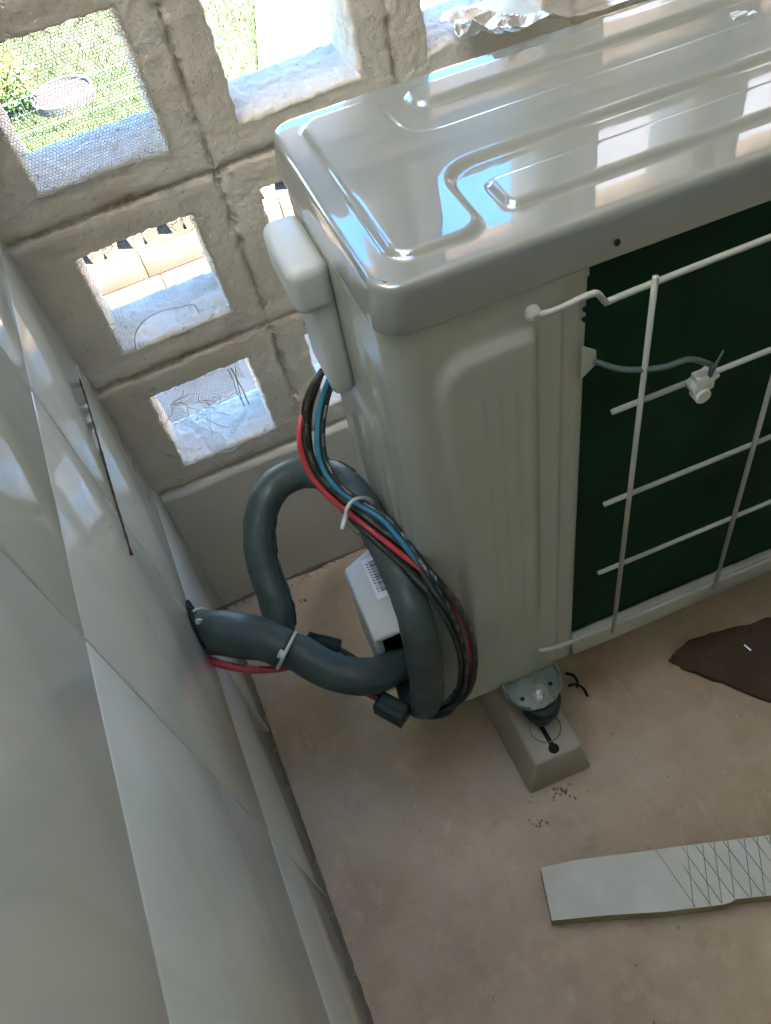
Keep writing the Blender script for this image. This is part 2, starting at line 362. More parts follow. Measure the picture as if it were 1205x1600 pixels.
# ---------------------------------------------------------------- pierced block wall
bw = thing('breeze_block_wall', 'rough concrete breeze block wall with square openings behind the air conditioner', 'wall', (0, 0, 0))
PX = .2025; X0 = .1155; OW = .064
xb = [0] + [X0 + PX * (k + .5) for k in range(12)]; xb = [q for q in xb if q < XR - .1] + [XR]
zc = [.395 + .204 * k for k in range(10)]
zb = [.294] + [.395 + .204 * (k + .5) for k in range(10)]
def blk(p, depthdir):   # displacement of a wall surface point
    return fbm(p, 42, 4) * .0016 + fbm(p + Vector((5, 1, 2)), 9, 2) * .0022
wv_, wf_, wm_ = [], [], []
for i in range(len(xb) - 1):
    for j in range(len(zb) - 1):
        x0, x1, z0, z1 = xb[i], xb[i + 1], zb[j], zb[j + 1]
        cx = X0 + PX * i; cz = zc[j]
        if cx + OW > x1: cx = (x0 + x1) / 2
        near = i < 5 and j < 3; N = 72 if near else 10; FR = 18 if near else 4; JR = 26 if near else 3
        def sq(hx0, hx1, hz0, hz1, k):
            s, q = divmod(k, N); u = q / N
            return [(hx0 + (hx1 - hx0) * u, hz0), (hx1, hz0 + (hz1 - hz0) * u), (hx1 - (hx1 - hx0) * u, hz1), (hx0, hz1 - (hz1 - hz0) * u)][s]
        rings = []
        for a in range(JR + 1): rings.append(('j', TH * (1 - a / JR)))
        for a in range(1, FR + 1): rings.append(('f', a / FR))
        base = len(wv_)
        for kind, val in rings:
            for k in range(4 * N):
                ix, iz = sq(cx - OW, cx + OW, cz - OW, cz + OW, k); ox, oz = sq(x0, x1, z0, z1, k)
                # wobbly hole edges
                wob = noise.noise(Vector((ix * 70, 3.3 + j, iz * 70))) * .0016 + noise.noise(Vector((ix * 210, 1.3, iz * 210))) * .0016 + fbm(Vector((ix, 0, iz)), 14, 2) * .0012
                dirx, dirz = (ix - cx), (iz - cz); l = max(abs(dirx), abs(dirz)); sx = wob * (dirx / l); sz = wob * (dirz / l)
                if kind == 'j':
                    y = val; e = max(0, 1 - val / .006); off = .0025 * e * e
                    p = Vector((ix + dirx / l * off, y, iz + dirz / l * off))
                    fade = max(0, 1 - val / .03); p.x += sx * (.35 + .65 * fade); p.z += sz * (.35 + .65 * fade)
                    dsp = fbm(p, 70, 4) * .0012 + fbm(p, 190, 2) * .0011; p.x += dirx / l * dsp; p.z += dirz / l * dsp
                else:
                    f_ = val; p = Vector((ix + (ox - ix) * f_, 0, iz + (oz - iz) * f_)); k_ = (1 - f_) ** 4
                    p.x += dirx / l * .0025 * k_ + sx * k_; p.z += dirz / l * .0025 * k_ + sz * k_
                    dedge = min(abs(p.x - x0) if i else 1, abs(p.x - x1), abs(p.z - z0), abs(p.z - z1))
                    dedge += noise.noise(Vector((p.x * 60, 7, p.z * 60))) * .004
                    gro = math.exp(-(max(0, dedge) / .0034) ** 2)
                    rise = .0010 * sm(.004, .012, dedge) * (1 - sm(.018, .03, dedge))
                    amt = .5 + .5 * noise.noise(Vector((p.x * 13 + 4, 2, p.z * 13)))
                    y = gro * .011 * amt - rise * amt - .004 * (1 - k_) * 0 + fbm(p, 60, 4) * .0007 + fbm(p, 170, 2) * .0006 + fbm(p, 8, 2) * .0010 + gro * .004 * noise.noise(p * 240)
                    edge = min(p.x - 0, 1)
                    p.y = y
                wv_.append(p); wm_.append(0 if kind == 'j' else math.exp(-(max(0, dedge) / .0062) ** 2))
        M4 = 4 * N
        for a in range(len(rings) - 1):
            for k in range(M4):
                wf_.append((base + a * M4 + k, base + (a + 1) * M4 + k, base + (a + 1) * M4 + (k + 1) % M4, base + a * M4 + (k + 1) % M4))
        # outer face ring
        b2 = len(wv_)
        for k in range(M4):
            ox, oz = sq(x0, x1, z0, z1, k); wv_.append(Vector((ox, TH, oz))); wm_.append(0)
        for k in range(M4): wf_.append((b2 + k, base + k, base + (k + 1) % M4, b2 + (k + 1) % M4))
o = mesh('block_lattice', wv_, wf_, concrete, bw, smooth=True)
at_ = o.data.attributes.new('mortar', 'FLOAT', 'POINT'); at_.data.foreach_set('value', wm_)
# plastered base and top beam
bv, bf = [], []; NX, NZ = 160, 40
for j in range(NZ + 1):
    for i in range(NX + 1):
        x = XR * (i / NX) ** 1.6; z = .2935 * j / NZ; y = -.0035 + fbm(Vector((x, 0, z)), 7, 3) * .002 - .0015 * sm(.27, .285, z)
        if j == NZ: y = .012
        bv.append((x, y, z - (0 if j < NZ else -.0008)))
for j in range(NZ):
    for i in range(NX): a = j * (NX + 1) + i; bf.append((a, a + 1, a + NX + 2, a + NX + 1))
mesh('plinth', bv, bf, plaster, bw, smooth=True)
mb = MB(); mb.box((0, .013, -.2), (XR, TH, .2935)); mb.box((0, -.002, zb[-1]), (XR, TH, ZC)); mb.box((-.25, .0, -.2), (0, TH, ZC)); mb.build('beam', plaster, bw)
# grimy mortar fillet along the foot of the wall
tube('mortar_fillet', [(x * .1, -.004 + .0015 * math.sin(x * 2.1), .001) for x in range(0, 26)], .0035, grout, bw, n=8, step=.006, bump=lambda q, L, t_: fbm(q, 60, 3) * .0025)
tube('corner_grime', [(.001, -.004 - i * .06, .0005) for i in range(0, 33)], .0016, grout, lw, n=6, step=.006, bump=lambda q, L, t_: fbm(q, 80, 3) * .0012)

# ---------------------------------------------------------------- plastic netting over the openings
def hexnet(x0, x1, z0, z1, keep, seed, y=-.001, pitch=.0032):
    random.seed(seed); s = pitch / math.sqrt(3); v = []; f = []; pts = {}; edges = set()
    cols = int((x1 - x0) / pitch) + 2; rows = int((z1 - z0) / (1.5 * s)) + 2
    for r in range(rows):
        for c_ in range(cols):
            cx = x0 + c_ * pitch + (pitch / 2 if r % 2 else 0); cz = z0 + r * 1.5 * s
            k = [(round(cx + s * math.sin(math.pi / 3 * q), 6), round(cz + s * math.cos(math.pi / 3 * q), 6)) for q in range(6)]
            for q in range(6):
                a, b = k[q], k[(q + 1) % 6]; e = tuple(sorted((a, b))); mx, mz = (a[0] + b[0]) / 2, (a[1] + b[1]) / 2
                if keep(mx, mz): edges.add(e)
    def P(a):
        q = Vector((a[0], y, a[1])); q.y += .003 * noise.noise(q * 22); q.x += .0022 * noise.noise(q * 30 + Vector((9, 0, 0))); q.z += .0022 * noise.noise(q * 30 + Vector((0, 9, 0))); return q
    for a, b in edges:
        A, B = P(a), P(b); d = (B - A).normalized(); u = Vector((0, 1, 0)); w_ = d.cross(u); r = .00027; n0 = len(v)
        for p in (A, B):
            for t_ in (0, 2.094, 4.189): v.append(p + (u * math.cos(t_) + w_ * math.sin(t_)) * r)
        for k in range(3): f.append((n0 + k, n0 + (k + 1) % 3, n0 + 3 + (k + 1) % 3, n0 + 3 + k))
    return v, f
def strands(n, p0, dirs, seed, L=.02, r=.0004):
    random.seed(seed); V, F = [], []
    for i in range(n):
        p = Vector(p0(i)); d = Vector(dirs(i)); pts = [p]
        for k in range(6): d = (d + Vector((random.gauss(0, .5), random.gauss(0, .3), random.gauss(0, .5)))).normalized(); p = p + d * L / 6; pts.append(p)
        v, f, _ = tube_data(smooth_path(pts, .002), r, 4); n0 = len(V); V += v; F += [tuple(q + n0 for q in g_) for g_ in f]
    return V, F
def netting(label, x0, x1, z0, z1, keep, seed, extra):
    v, f = hexnet(x0, x1, z0, z1, keep, seed)
    for (V, F) in extra: n0 = len(v); v += V; f += [tuple(q + n0 for q in g_) for g_ in F]
    tag(mesh('netting', v, f, netm), label, 'netting', 'torn netting on the wall openings')
def rim(cx, cz, n, seed):
    random.seed(seed); P = []
    for i in range(n):
        s = random.randrange(4); u = random.uniform(-OW, OW); P.append([(cx + u, -.001, cz - OW), (cx + OW, -.001, cz + u), (cx + u, -.001, cz + OW), (cx - OW, -.001, cz + u)][s])
    return strands(n, lambda i: P[i], lambda i: (random.gauss(0, 1), -.4, random.gauss(0, 1)), seed, .010, .00035)
ce = OW + .003
netting('whole sheet of fine hexagonal netting over the upper left opening, lawn behind', X0 - ce, X0 + ce, zc[2] - ce, zc[2] + ce, lambda x, z: abs(x - X0) < ce and abs(z - zc[2]) < ce, 1, [rim(X0, zc[2], 60, 2)])
def keep2(x, z):
    if abs(x - X0) > ce or abs(z - zc[1]) > ce: return False
    u, w_ = (x - X0 + OW) / (2 * OW), (z - zc[1] + OW) / (2 * OW)
    return not (((u - .42) / .30) ** 2 + ((w_ - .02) / .26) ** 2 < 1) and not (w_ < .12 + .18 * u and u > .35)
netting('netting with a torn hole at its lower edge, over the middle left opening', X0 - ce, X0 + ce, zc[1] - ce, zc[1] + ce, keep2, 3,
        [rim(X0, zc[1], 70, 5), tube_data(smooth_path([(X0 - OW + 2 * OW * a, -.002, zc[1] - OW + 2 * OW * b) for a, b in ((.10, .0), (.16, .16), (.30, .26), (.46, .28), (.60, .25), (.72, .22), (.74, .12))], .003), .0006, 5)[:2]])
def keep4(x, z):
    u, w_ = (x - X0 + OW) / (2 * OW), (z - zc[0] + OW) / (2 * OW)
    if not (-.02 < u < 1.02 and -.02 < w_ < 1.02): return False
    k = noise.noise(Vector((x * 60, 0, z * 60))) * .1
    if w_ > .74 + .16 * math.sin(u * 9) * .4 + k and u < .9: return True
    c_ = .10 + .28 * (1 - w_) + .05 * math.sin(w_ * 7); return abs(u - c_) < .075 + .03 * math.sin(w_ * 11)
def drape(u0, seed):
    random.seed(seed)
    return tube_data(smooth_path([(X0 - OW + 2 * OW * (u0 + random.gauss(0, .012)), -.003, zc[0] + OW - 2 * OW * q) for q in (0, .15, .3, .42, .52)], .003), .0006, 5)[:2]
netting('ragged torn shreds of netting hanging in the lowest left opening', X0 - ce, X0 + ce, zc[0] - ce, zc[0] + ce, keep4, 6,
        [rim(X0, zc[0], 50, 7), drape(.80, 1), drape(.83, 2), drape(.78, 4), drape(.82, 9),
         strands(8, lambda i: (X0 - .012 + random.gauss(0, .006), -.002, zc[0] + .018 + random.gauss(0, .006)), lambda i: (random.gauss(.4, .6), 0, -1), 12, .05, .0004),
         strands(7, lambda i: (X0 - .045, -.002, zc[0] + .045), lambda i: (random.gauss(.5, .8), 0, random.gauss(0, 1)), 15, .06, .0004),
         strands(5, lambda i: (X0 - OW * .35, -.004, zc[0] - OW + .004), lambda i: (.3, -.1, -1), 14, .03, .0006)])

# ---------------------------------------------------------------- air conditioner
TU = Vector((0.24086, -0.39315, 0.16293))
RU = Matrix(((0.99943821, 0.02355399, 0.02384251), (-0.02443504, 0.99900299, 0.03736235), (-0.02293871, -0.03792396, 0.99901731)))
W_, D_, H_ = .86, .2745, .626
ac = thing('air_conditioner', 'white outdoor air conditioner unit standing beside the breeze block wall', 'air conditioner', (0, 0, 0))
mm = RU.to_4x4(); mm.translation = TU; ac.matrix_world = mm
bpy.context.view_layer.update()
# lid with pressed relief
def rbox(x, y, x0, x1, y0, y1, r):
    cx, cy = (x0 + x1) / 2, (y0 + y1) / 2; qx = abs(x - cx) - (x1 - x0) / 2 + r; qy = abs(y - cy) - (y1 - y0) / 2 + r
    return math.hypot(max(qx, 0), max(qy, 0)) + min(max(qx, qy), 0) - r
def smin(a, b, k):
    h = max(0, min(1, .5 + .5 * (b - a) / k)); return b + (a - b) * h - k * h * (1 - h)
def lid_h(x, y):
    a = rbox(x, y, .024, .094, .026, .253, .018)
    b = rbox(x, y, .05, .84, .114, .172, .012)
    r1 = smin(a, b, .035)
    c_ = rbox(x, y, .119, .84, .2165, .249, .012)
    # the top of the left pad flares into the back arm
    d = rbox(x, y, .119, .84, .040, .0795, .008)
    s = lambda q, w_: 1 - sm(-w_, w_, q)
    return .0052 * max(s(r1, .0034), s(c_, .0034), s(d, .0032))
ins = .010; r_c = .022; OV = .003
gx = [ins + (W_ - 2 * ins) * i / 340 for i in range(341)]; gx = []
x = ins
while x < .56: gx.append(x); x += .0022
while x < W_ - ins - .003: gx.append(x); x += .008
gx.append(W_ - ins); ny = 118; gy = [ins + (D_ - 2 * ins) * i / ny for i in range(ny + 1)]
lv, lf = [], []; nx = len(gx)
for y in gy:
    for x in gx: lv.append(Vector((x, y, H_ + lid_h(x, y))))
for j in range(ny):
    for i in range(nx - 1): a = j * nx + i; lf.append((a, a + 1, a + nx + 1, a + nx))
loop = [i for i in range(nx)] + [j * nx + nx - 1 for j in range(1, ny + 1)] + [ny * nx + i for i in range(nx - 2, -1, -1)] + [j * nx for j in range(ny - 1, 0, -1)]
def rrpath(x0, x1, y0, y1, r, fr, side):   # point on a rounded rectangle, side 0 front,1 right,2 back,3 left, fr along it
    arc = math.pi / 4 * r; ln = ((x1 - x0) if side % 2 == 0 else (y1 - y0)) - 2 * r; tot = ln + 2 * arc; s = fr * tot
    if s < arc: th = -math.pi / 4 + s / r; px, py = r + r * math.sin(th), r - r * math.cos(th)
    elif s < arc + ln: px, py = r + (s - arc), 0
    else: th = (s - arc - ln) / r; px, py = r + ln + r * math.sin(th), r - r * math.cos(th)
    if side == 0: return x0 + px, y0 + py
    if side == 1: return x1 - py, y0 + px
    if side == 2: return x1 - px, y1 - py
    return x0 + py, y1 - px
def side_fr(k):
    if k < nx - 1: return 0, (gx[k] - gx[0]) / (gx[-1] - gx[0])
    k -= nx - 1
    if k < ny: return 1, k / ny
    k -= ny
    if k < nx - 1: return 2, (gx[-1] - gx[nx - 1 - k]) / (gx[-1] - gx[0])
    return 3, (k - (nx - 1)) / ny
SK = .037
prof = [(.60, 0), (.36, -.0003), (.20, -.0012), (.08, -.0028), (0, -.0050), (-.06, -.0085), (-.14, -.017), (-.30, -SK), (-.28, -SK - .0012), (-.18, -SK - .0018), (.2, -SK + .001)]
prev = loop
for (fi, dz) in prof:
    inset = ins * max(fi, -1) if fi > 0 else ins * fi
    e = ins * fi; cur = []
    for k in range(len(loop)):
        s, fr = side_fr(k); x, y = rrpath(e, W_ - e, e, D_ - e, max(.004, r_c - max(0, e) * .5), fr, s)
        cur.append(len(lv)); lv.append(Vector((x, y, H_ + dz)))
    n_ = len(loop)
    for k in range(n_): lf.append((prev[k], cur[k], cur[(k + 1) % n_], prev[(k + 1) % n_]))
    prev = cur
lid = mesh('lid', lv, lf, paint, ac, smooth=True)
mb = MB(); random.seed(3)
for k in range(7):
    c_ = Vector((.409 + random.gauss(0, .006), .193 + random.gauss(0, .0025), H_ + .0012)); mb.hexa([c_ + Vector((sx * random.uniform(.002, .0045), sy * random.uniform(.001, .0025), sz * random.uniform(.0008, .0018))) for sz in (-1, 1) for sx, sy in ((-1, -1), (1, -1), (1, 1), (-1, 1))])
lid_debris = (mb,)
# casing shell: swept wall with relief; front opens for the coil from x=.163
CZ0, CZ1 = 0.0, H_ - SK + .004; cr = .026
path = []   # (x, y, nx, ny, s) going from the coil edge round the left side to the back and the right
def seg(ax, ay, bx, by, nxn, nyn, st):
    L = math.hypot(bx - ax, by - ay); k = max(1, int(L / st))
    for i in range(k): path.append((ax + (bx - ax) * i / k, ay + (by - ay) * i / k, nxn, nyn))
def arc(cx, cy, a0, a1, k):
    for i in range(k): a = a0 + (a1 - a0) * i / k; path.append((cx + cr * math.cos(a), cy + cr * math.sin(a), math.cos(a), math.sin(a)))
seg(.163, 0, cr, 0, 0, -1, .0025); arc(cr, cr, -math.pi / 2, -math.pi, 14)
seg(0, cr, 0, D_ - cr, -1, 0, .0025); arc(cr, D_ - cr, math.pi, math.pi / 2, 8)
seg(cr, D_, W_ - cr, D_, 0, 1, .02); arc(W_ - cr, D_ - cr, math.pi / 2, 0, 8); seg(W_, D_ - cr, W_, cr, 1, 0, .02); arc(W_ - cr, cr, 0, -math.pi / 2, 8); seg(W_ - cr, 0, .80, 0, 0, -1, .01)
path.append((.80, 0, 0, -1))
def relief(x, y, nxn, nyn, z):
    d = 0
    if nyn < -.5 and x < .2:       # front corner panel: recessed field with rounded corner and shallow ribs
        fade = 1 - sm(.112, .122, x); q = rbox(x, z, .035, .40, .06, .548, .030)
        d += .0070 * (1 - sm(-.0055, .0055, q)) * fade * sm(.08, .20, z)
        if .12 < z < .53:
            zf = sm(.12, .19, z) * (1 - sm(.49, .52, z))
            for rx in (.066, .080, .094, .108): d += .0014 * zf * math.exp(-((x - rx) / .0024) ** 2)
        if x > .1405: d -= .0035 * sm(.1405, .1425, x) * (1 if z < .575 else 0) 
        if x > .158: d -= .0015
    if nxn < -.5:                   # left end: pressed ribs
        for ry, z0_, z1_ in ((.055, .10, .50), (.085, .10, .36), (.120, .10, .36), (.155, .10, .36), (.19, .10, .36)):
            d += .0035 * sm(z0_, z0_ + .02, z) * (1 - sm(z1_ - .02, z1_, z)) * math.exp(-((y - ry) / .006) ** 2)
        q = rbox(y, z, .10, .255, .40, .565, .015); d -= .003 * (1 - sm(-.003, .003, q))
        if .42 < z < .54:
            for k in range(3): d += .0022 * math.exp(-((y - .052 - .009 * k) / .0022) ** 2) * sm(.42, .44, z) * (1 - sm(.52, .54, z))
    return d
sv, sf = [], []; zs = []; z = CZ0
while z < CZ1: zs.append(z); z += .0055
zs.append(CZ1)
for z in zs:
    for (x, y, a, b) in path:
        d = relief(x, y, a, b, z); d -= .0015 * sm(.575, .585, z) * 1.0
        sv.append(Vector((x + a * d, y + b * d, z)))
NP = len(path)
for j in range(len(zs) - 1):
    for i in range(NP - 1): a = j * NP + i; sf.append((a + 1, a, a + NP, a + NP + 1))
# return flanges into the coil recess
for i0, xx in ((0, .163), (NP - 1, .80)):
    b0 = len(sv)
    for j, z in enumerate(zs): sv.append(Vector((xx, .03, z)))
    for j in range(len(zs) - 1):
        a = j * NP + i0; sf.append((a, b0 + j, b0 + j + 1, a + NP) if i0 == 0 else (a, a + NP, b0 + j + 1, b0 + j))
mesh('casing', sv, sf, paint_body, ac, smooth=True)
mb = MB(); mb.box((.1635, .012, .041), (.7995, .022, .594)); mb.build('coil', coilm, ac)
mb = MB(); mb.box((.164, -.0005, .0005), (.799, .011, .0405)); mb.box((.004, .022, .0005), (W_ - .004, D_ - .004, .012)); mb.build('base_pan', paint_body, ac, bevel=.002)
# notches and fixings along the coil flange
for a_, b_, r__ in (((.1595, -.0009, .548), (.1595, .001, .548), .0022), ((.1595, -.0009, .538), (.1595, .001, .538), .0022), ((.181, -.0045, .601), (.181, -.0025, .601), .0024)):
    mb = MB(); mb.cyl(a_, b_, r__, n=12); mb.build('fixing_hole', dark, ac)
mb = MB(); mb.prism([(.1565, -.0045, .515), (.1695, -.0045, .505), (.1695, -.0045, .490), (.1565, -.0045, .480)], (0, .003, 0)); mb.build('flange_tab', paint_body, ac, bevel=.001)
o = lid_debris[0].build('plaster_speck', clean_white, None); o.matrix_world = ac.matrix_world.copy(); tag(o, 'tiny white plaster splash on the pressed lid of the unit', 'debris')
# guard grille
mb = MB(); rw = .0026
def addtube(mb, pts, r, raw=True, n=10):
    v, f, _ = tube_data([Vector(p) for p in pts] if raw else smooth_path(pts, .003), r, n); mb.add(v, f)
gy_ = -.020
addtube(mb, [(.116, -.007, .5655), (.130, -.012, .569), (.150, gy_, .5785), (.1575, gy_, .5765), (.165, gy_, .566), (.175, gy_, .5665), (.30, gy_, .569), (.80, gy_, .5745)], rw, False)
addtube(mb, [(.113, -.006, .062), (.130, -.012, .066), (.150, gy_ + .004, .0705), (.165, gy_, .080), (.18, gy_, .0775), (.30, gy_, .076), (.80, gy_, .0745)], rw, False)
for z0_ in (.4455, .3205, .2030): addtube(mb, [(.1775, gy_, z0_), (.83, gy_, z0_)], rw)
for x0_ in (.2015, .3370, .4720, .607, .742): addtube(mb, [(x0_, gy_ - .0048, .0695), (x0_, gy_ - .0048, .577)], rw * .96)
mb.build('guard_grille', wirem, ac, smooth=True)
def screw(x, z, y=-.004):
    mb = MB(); mb.cyl((x, y + .003, z), (x, y - .002, z), .0072, .0068, 20); mb.cyl((x, y - .002, z), (x, y - .0055, z), .0066, .003, 20); mb.build('screw', paint_body, ac, smooth=False, bevel=.0006)
screw(.114, .5655)
# sensor clip on the grille with its clear tie
mb = MB(); cx_, cz_ = .2585, .450
mb.cyl((cx_ - .011, gy_ - .006, cz_ - .006), (cx_ + .012, gy_ - .006, cz_ + .006), .0075, n=14)
mb.box((cx_ - .009, gy_ - .013, cz_ - .009), (cx_ + .009, gy_ - .002, cz_ + .009)); mb.cyl((cx_ - .002, gy_ - .004, cz_ - .012), (cx_ - .002, gy_ - .016, cz_ - .012), .0075, n=14)
clipm = m_paint('clip_plastic', (.62, .62, .56), .35)
mb.build('sensor_clip', clipm, ac, bevel=.0015)
clear = mat('clear_tie', (.09, .13, .12), .3)
mb = MB(); addtube(mb, [(.168, -.003, .494), (.185, -.018, .489), (.215, -.028, .485), (.240, -.03, .484), (.262, -.03, .468)], .0026, False, 8)
for a in ((.006, .030), (-.004, .022), (.001, .016)): mb.cyl((cx_ + .003, gy_ - .012, cz_ + .008), (cx_ + a[0], gy_ - .018, cz_ + .008 + a[1]), .0022, .0008, 6)
mb.build('cable_tie', clear, ac, smooth=True)
# electrical cover on the left end: hood over narrower lower cover
def softbox(name, a, b, m_, parent, bev, segs=5, taper=None):
    (x0, y0, z0), (x1, y1, z1) = a, b
    mb = MB(); v = [(x0, y0, z0), (x1, y0, z0), (x1, y1, z0), (x0, y1, z0), (x0, y0, z1), (x1, y0, z1), (x1, y1, z1), (x0, y1, z1)]
    if taper: v = [taper(q) for q in v]
    mb.hexa(v); return mb.build(name, m_, parent, bevel=bev, segs=segs)
softbox('electrical_hood', (-.034, .156, .507), (.004, .250, .557), plastic, ac, .0115, 6)
softbox('electrical_cover', (-.0195, .160, .402), (.004, .238, .520), plastic, ac, .008, 5)
# valve cover near the floor with its barcode sticker
vc = MB(); VX0, VX1, VY0, VY1, VZ1 = -.066, .004, .044, .156, .155
outer = [(VX1, VY1, 0), (VX0 + .042, VY1 + .006, 0), (VX0, VY1 - .012, 0), (VX0, VY0, 0), (VX1, VY0, 0)]
def vtop(x, y): return VZ1 - .028 * sm(.10, .052, y) if y < .10 else VZ1
loops = []
for z in (0, 1):
    loops.append([Vector((x, y, .02 if z == 0 else VZ1)) for x, y, _ in outer])
v = [Vector((x, y, .02)) for x, y, _ in outer] + [Vector((x, y, VZ1 if y > .08 else VZ1 - .013)) for x, y, _ in outer]
v += [Vector((VX0, .080, VZ1)), Vector((VX1, .080, VZ1)), Vector((VX0, .080, .02)), Vector((VX1, .080, .02))]
# body faces: top, sloped nose, front with opening frame, sides, back
f = [(5, 6, 7, 10, 11), (10, 8, 9, 11), (0, 1, 6, 5), (1, 2, 7, 6), (2, 12, 10, 7), (12, 3, 8, 10), (0, 5, 11, 13), (13, 11, 9, 4), (1, 0, 13, 12, 2)]
n0 = len(v); ox0, ox1, oz0, oz1 = VX0 + .010, VX1 - .010, .026, VZ1 - .020
v += [Vector((ox0, VY0, oz0)), Vector((ox1, VY0, oz0)), Vector((ox1, VY0, oz1)), Vector((ox0, VY0, oz1))]
f += [(3, 4, n0 + 1, n0), (4, 9, n0 + 2, n0 + 1), (9, 8, n0 + 3, n0 + 2), (8, 3, n0, n0 + 3)]
n1 = len(v); v += [q + Vector((0, .05, 0)) for q in v[n0:n0 + 4]]
f += [(n0 + k, n0 + (k + 1) % 4, n1 + (k + 1) % 4, n1 + k) for k in range(4)] + [(n1, n1 + 1, n1 + 2, n1 + 3)]
vco = mesh('valve_cover', v, f, plastic, ac, bevel=.0045, segs=4)
mb = MB(); mb.box((ox0 + .004, VY0 + .036, oz0 + .004), (ox1 - .004, VY0 + .046, oz1 - .004)); mb.build('valve_recess', dark, vco)
inkm = mat('label_ink', (.02, .02, .03), .5); labm = mat('label_paper', (.78, .80, .84), .45)
lx0, lx1, ly0, ly1 = -.043, -.008, .086, .146
mb = MB(); mb.box((lx0, ly0, VZ1 + .0002), (lx1, ly1, VZ1 + .0006)); st = mb.build('barcode_sticker', labm, vco)
random.seed(21); mb = MB(); y = ly0 + .008
while y < ly1 - .006:
    wd = random.choice((.0006, .0006, .0010, .0016)); mb.box((lx0 + .0075, y, VZ1 + .0005), (lx0 + .024, y + wd, VZ1 + .0008)); y += wd + random.choice((.0006, .0007, .0012))
y = ly0 + .009
while y < ly1 - .006:      # row of small figures beside the bars
    mb.box((lx0 + .0035, y, VZ1 + .0005), (lx0 + .0060, y + .0004, VZ1 + .0008)); mb.box((lx0 + .0035, y + .0012, VZ1 + .0005), (lx0 + .0060, y + .0016, VZ1 + .0008))
    mb.box((lx0 + random.choice((.0035, .0046, .0057)), y, VZ1 + .0005), (lx0 + random.choice((.0060, .0064)), y + .0014, VZ1 + .0009)); y += .0042
mb.build('barcode', inkm, vco)
# mounting bracket of the unit
mb = MB(); pl = [(.064, .02), (.064, -.018), (.071, -.034), (.083, -.044), (.100, -.047), (.118, -.043), (.131, -.033), (.138, -.018), (.139, .02)]
mb.prism([(x, y, -.0035) for x, y in pl], (0, 0, .003))
for a, b in zip(pl[:3], pl[1:4]): mb.hexa([(a[0], a[1], -.0006), (b[0], b[1], -.0006), (b[0] + .003, b[1] + .002, -.0006), (a[0] + .003, a[1], -.0006), (a[0], a[1], .006), (b[0], b[1], .006), (b[0] + .003, b[1] + .002, .006), (a[0] + .003, a[1], .006)])
for a, b in zip(pl[5:8], pl[6:9]): mb.hexa([(a[0], a[1], -.0006), (b[0], b[1], -.0006), (b[0] - .003, b[1] + .001, -.0006), (a[0] - .003, a[1] + .002, -.0006), (a[0], a[1], .008), (b[0], b[1], .008), (b[0] - .003, b[1] + .001, .008), (a[0] - .003, a[1] + .002, .008)])
br = mb.build('mounting_bracket', galv, ac, bevel=.0008)
for hx, hy in ((.081, -.026), (.121, -.022)):
    mb = MB(); mb.cyl((hx, hy, -.0007), (hx, hy, -.0003), .003, n=12); mb.build('bracket_hole', dark, br)
mb = MB(); mb.cyl((.102, -.028, -.0005), (.102, -.028, .0012), .0125, n=24); mb.cyl((.102, -.028, .0012), (.102, -.028, .0075), .0072, n=6); mb.cyl((.102, -.028, .0075), (.102, -.028, .017), .0038, n=12); mb.build('bolt', steel, br)

# ---------------------------------------------------------------- feet on moulded blocks
def support(label, x, y0, y1, flip=1):
    r = thing('support_block', label, 'support block', (x, y0, 0), 'moulded support blocks under the air conditioner')
    L = y1 - y0
    mb = MB(); mb.hexa([(-.0465, 0, 0), (.0455, -.003, 0), (.0455, L, 0), (-.0465, L, 0), (-.034, .003, .089), (.030, .002, .089), (.030, L, .089), (-.034, L, .089)]); b = mb.build('block', blockm, r, bevel=.004, segs=3)
    mb = MB(); mb.box((-.0065, .008, .0885), (-.0005, L * .55, .0898)); mb.cyl((-.0035, .013, .0885), (-.0035, .013, .0899), .0068, n=18); mb.build('slot', dark, r)
    mb = MB(); N = 28
    for k in range(N):
        a0, a1 = 2 * math.pi * k / N, 2 * math.pi * (k + 1) / N
        q = lambda rr, a: (rr * math.cos(a), .042 + rr * math.sin(a))
        mb.hexa([(*q(.0192, a0), .0885), (*q(.0206, a0), .0885), (*q(.0206, a1), .0885), (*q(.0192, a1), .0885), (*q(.0192, a0), .0901), (*q(.0206, a0), .0901), (*q(.0206, a1), .0901), (*q(.0192, a1), .0901)])
    mb.build('moulded_ring', grout, r)
    mb = MB(); mb.cyl((.002, .056, .0885), (.002, .056, .128), .013, .024, 28); mb.cyl((.002, .056, .128), (.002, .056, .1535), .024, .025, 28); mb.build('rubber_mount', rubber, r, bevel=.002)
    return r
support('pale moulded block with black rubber mount under the near left foot of the unit', .3415, -.482, -.27)
support('pale moulded block under the near right foot of the unit', .945, -.502, -.29)

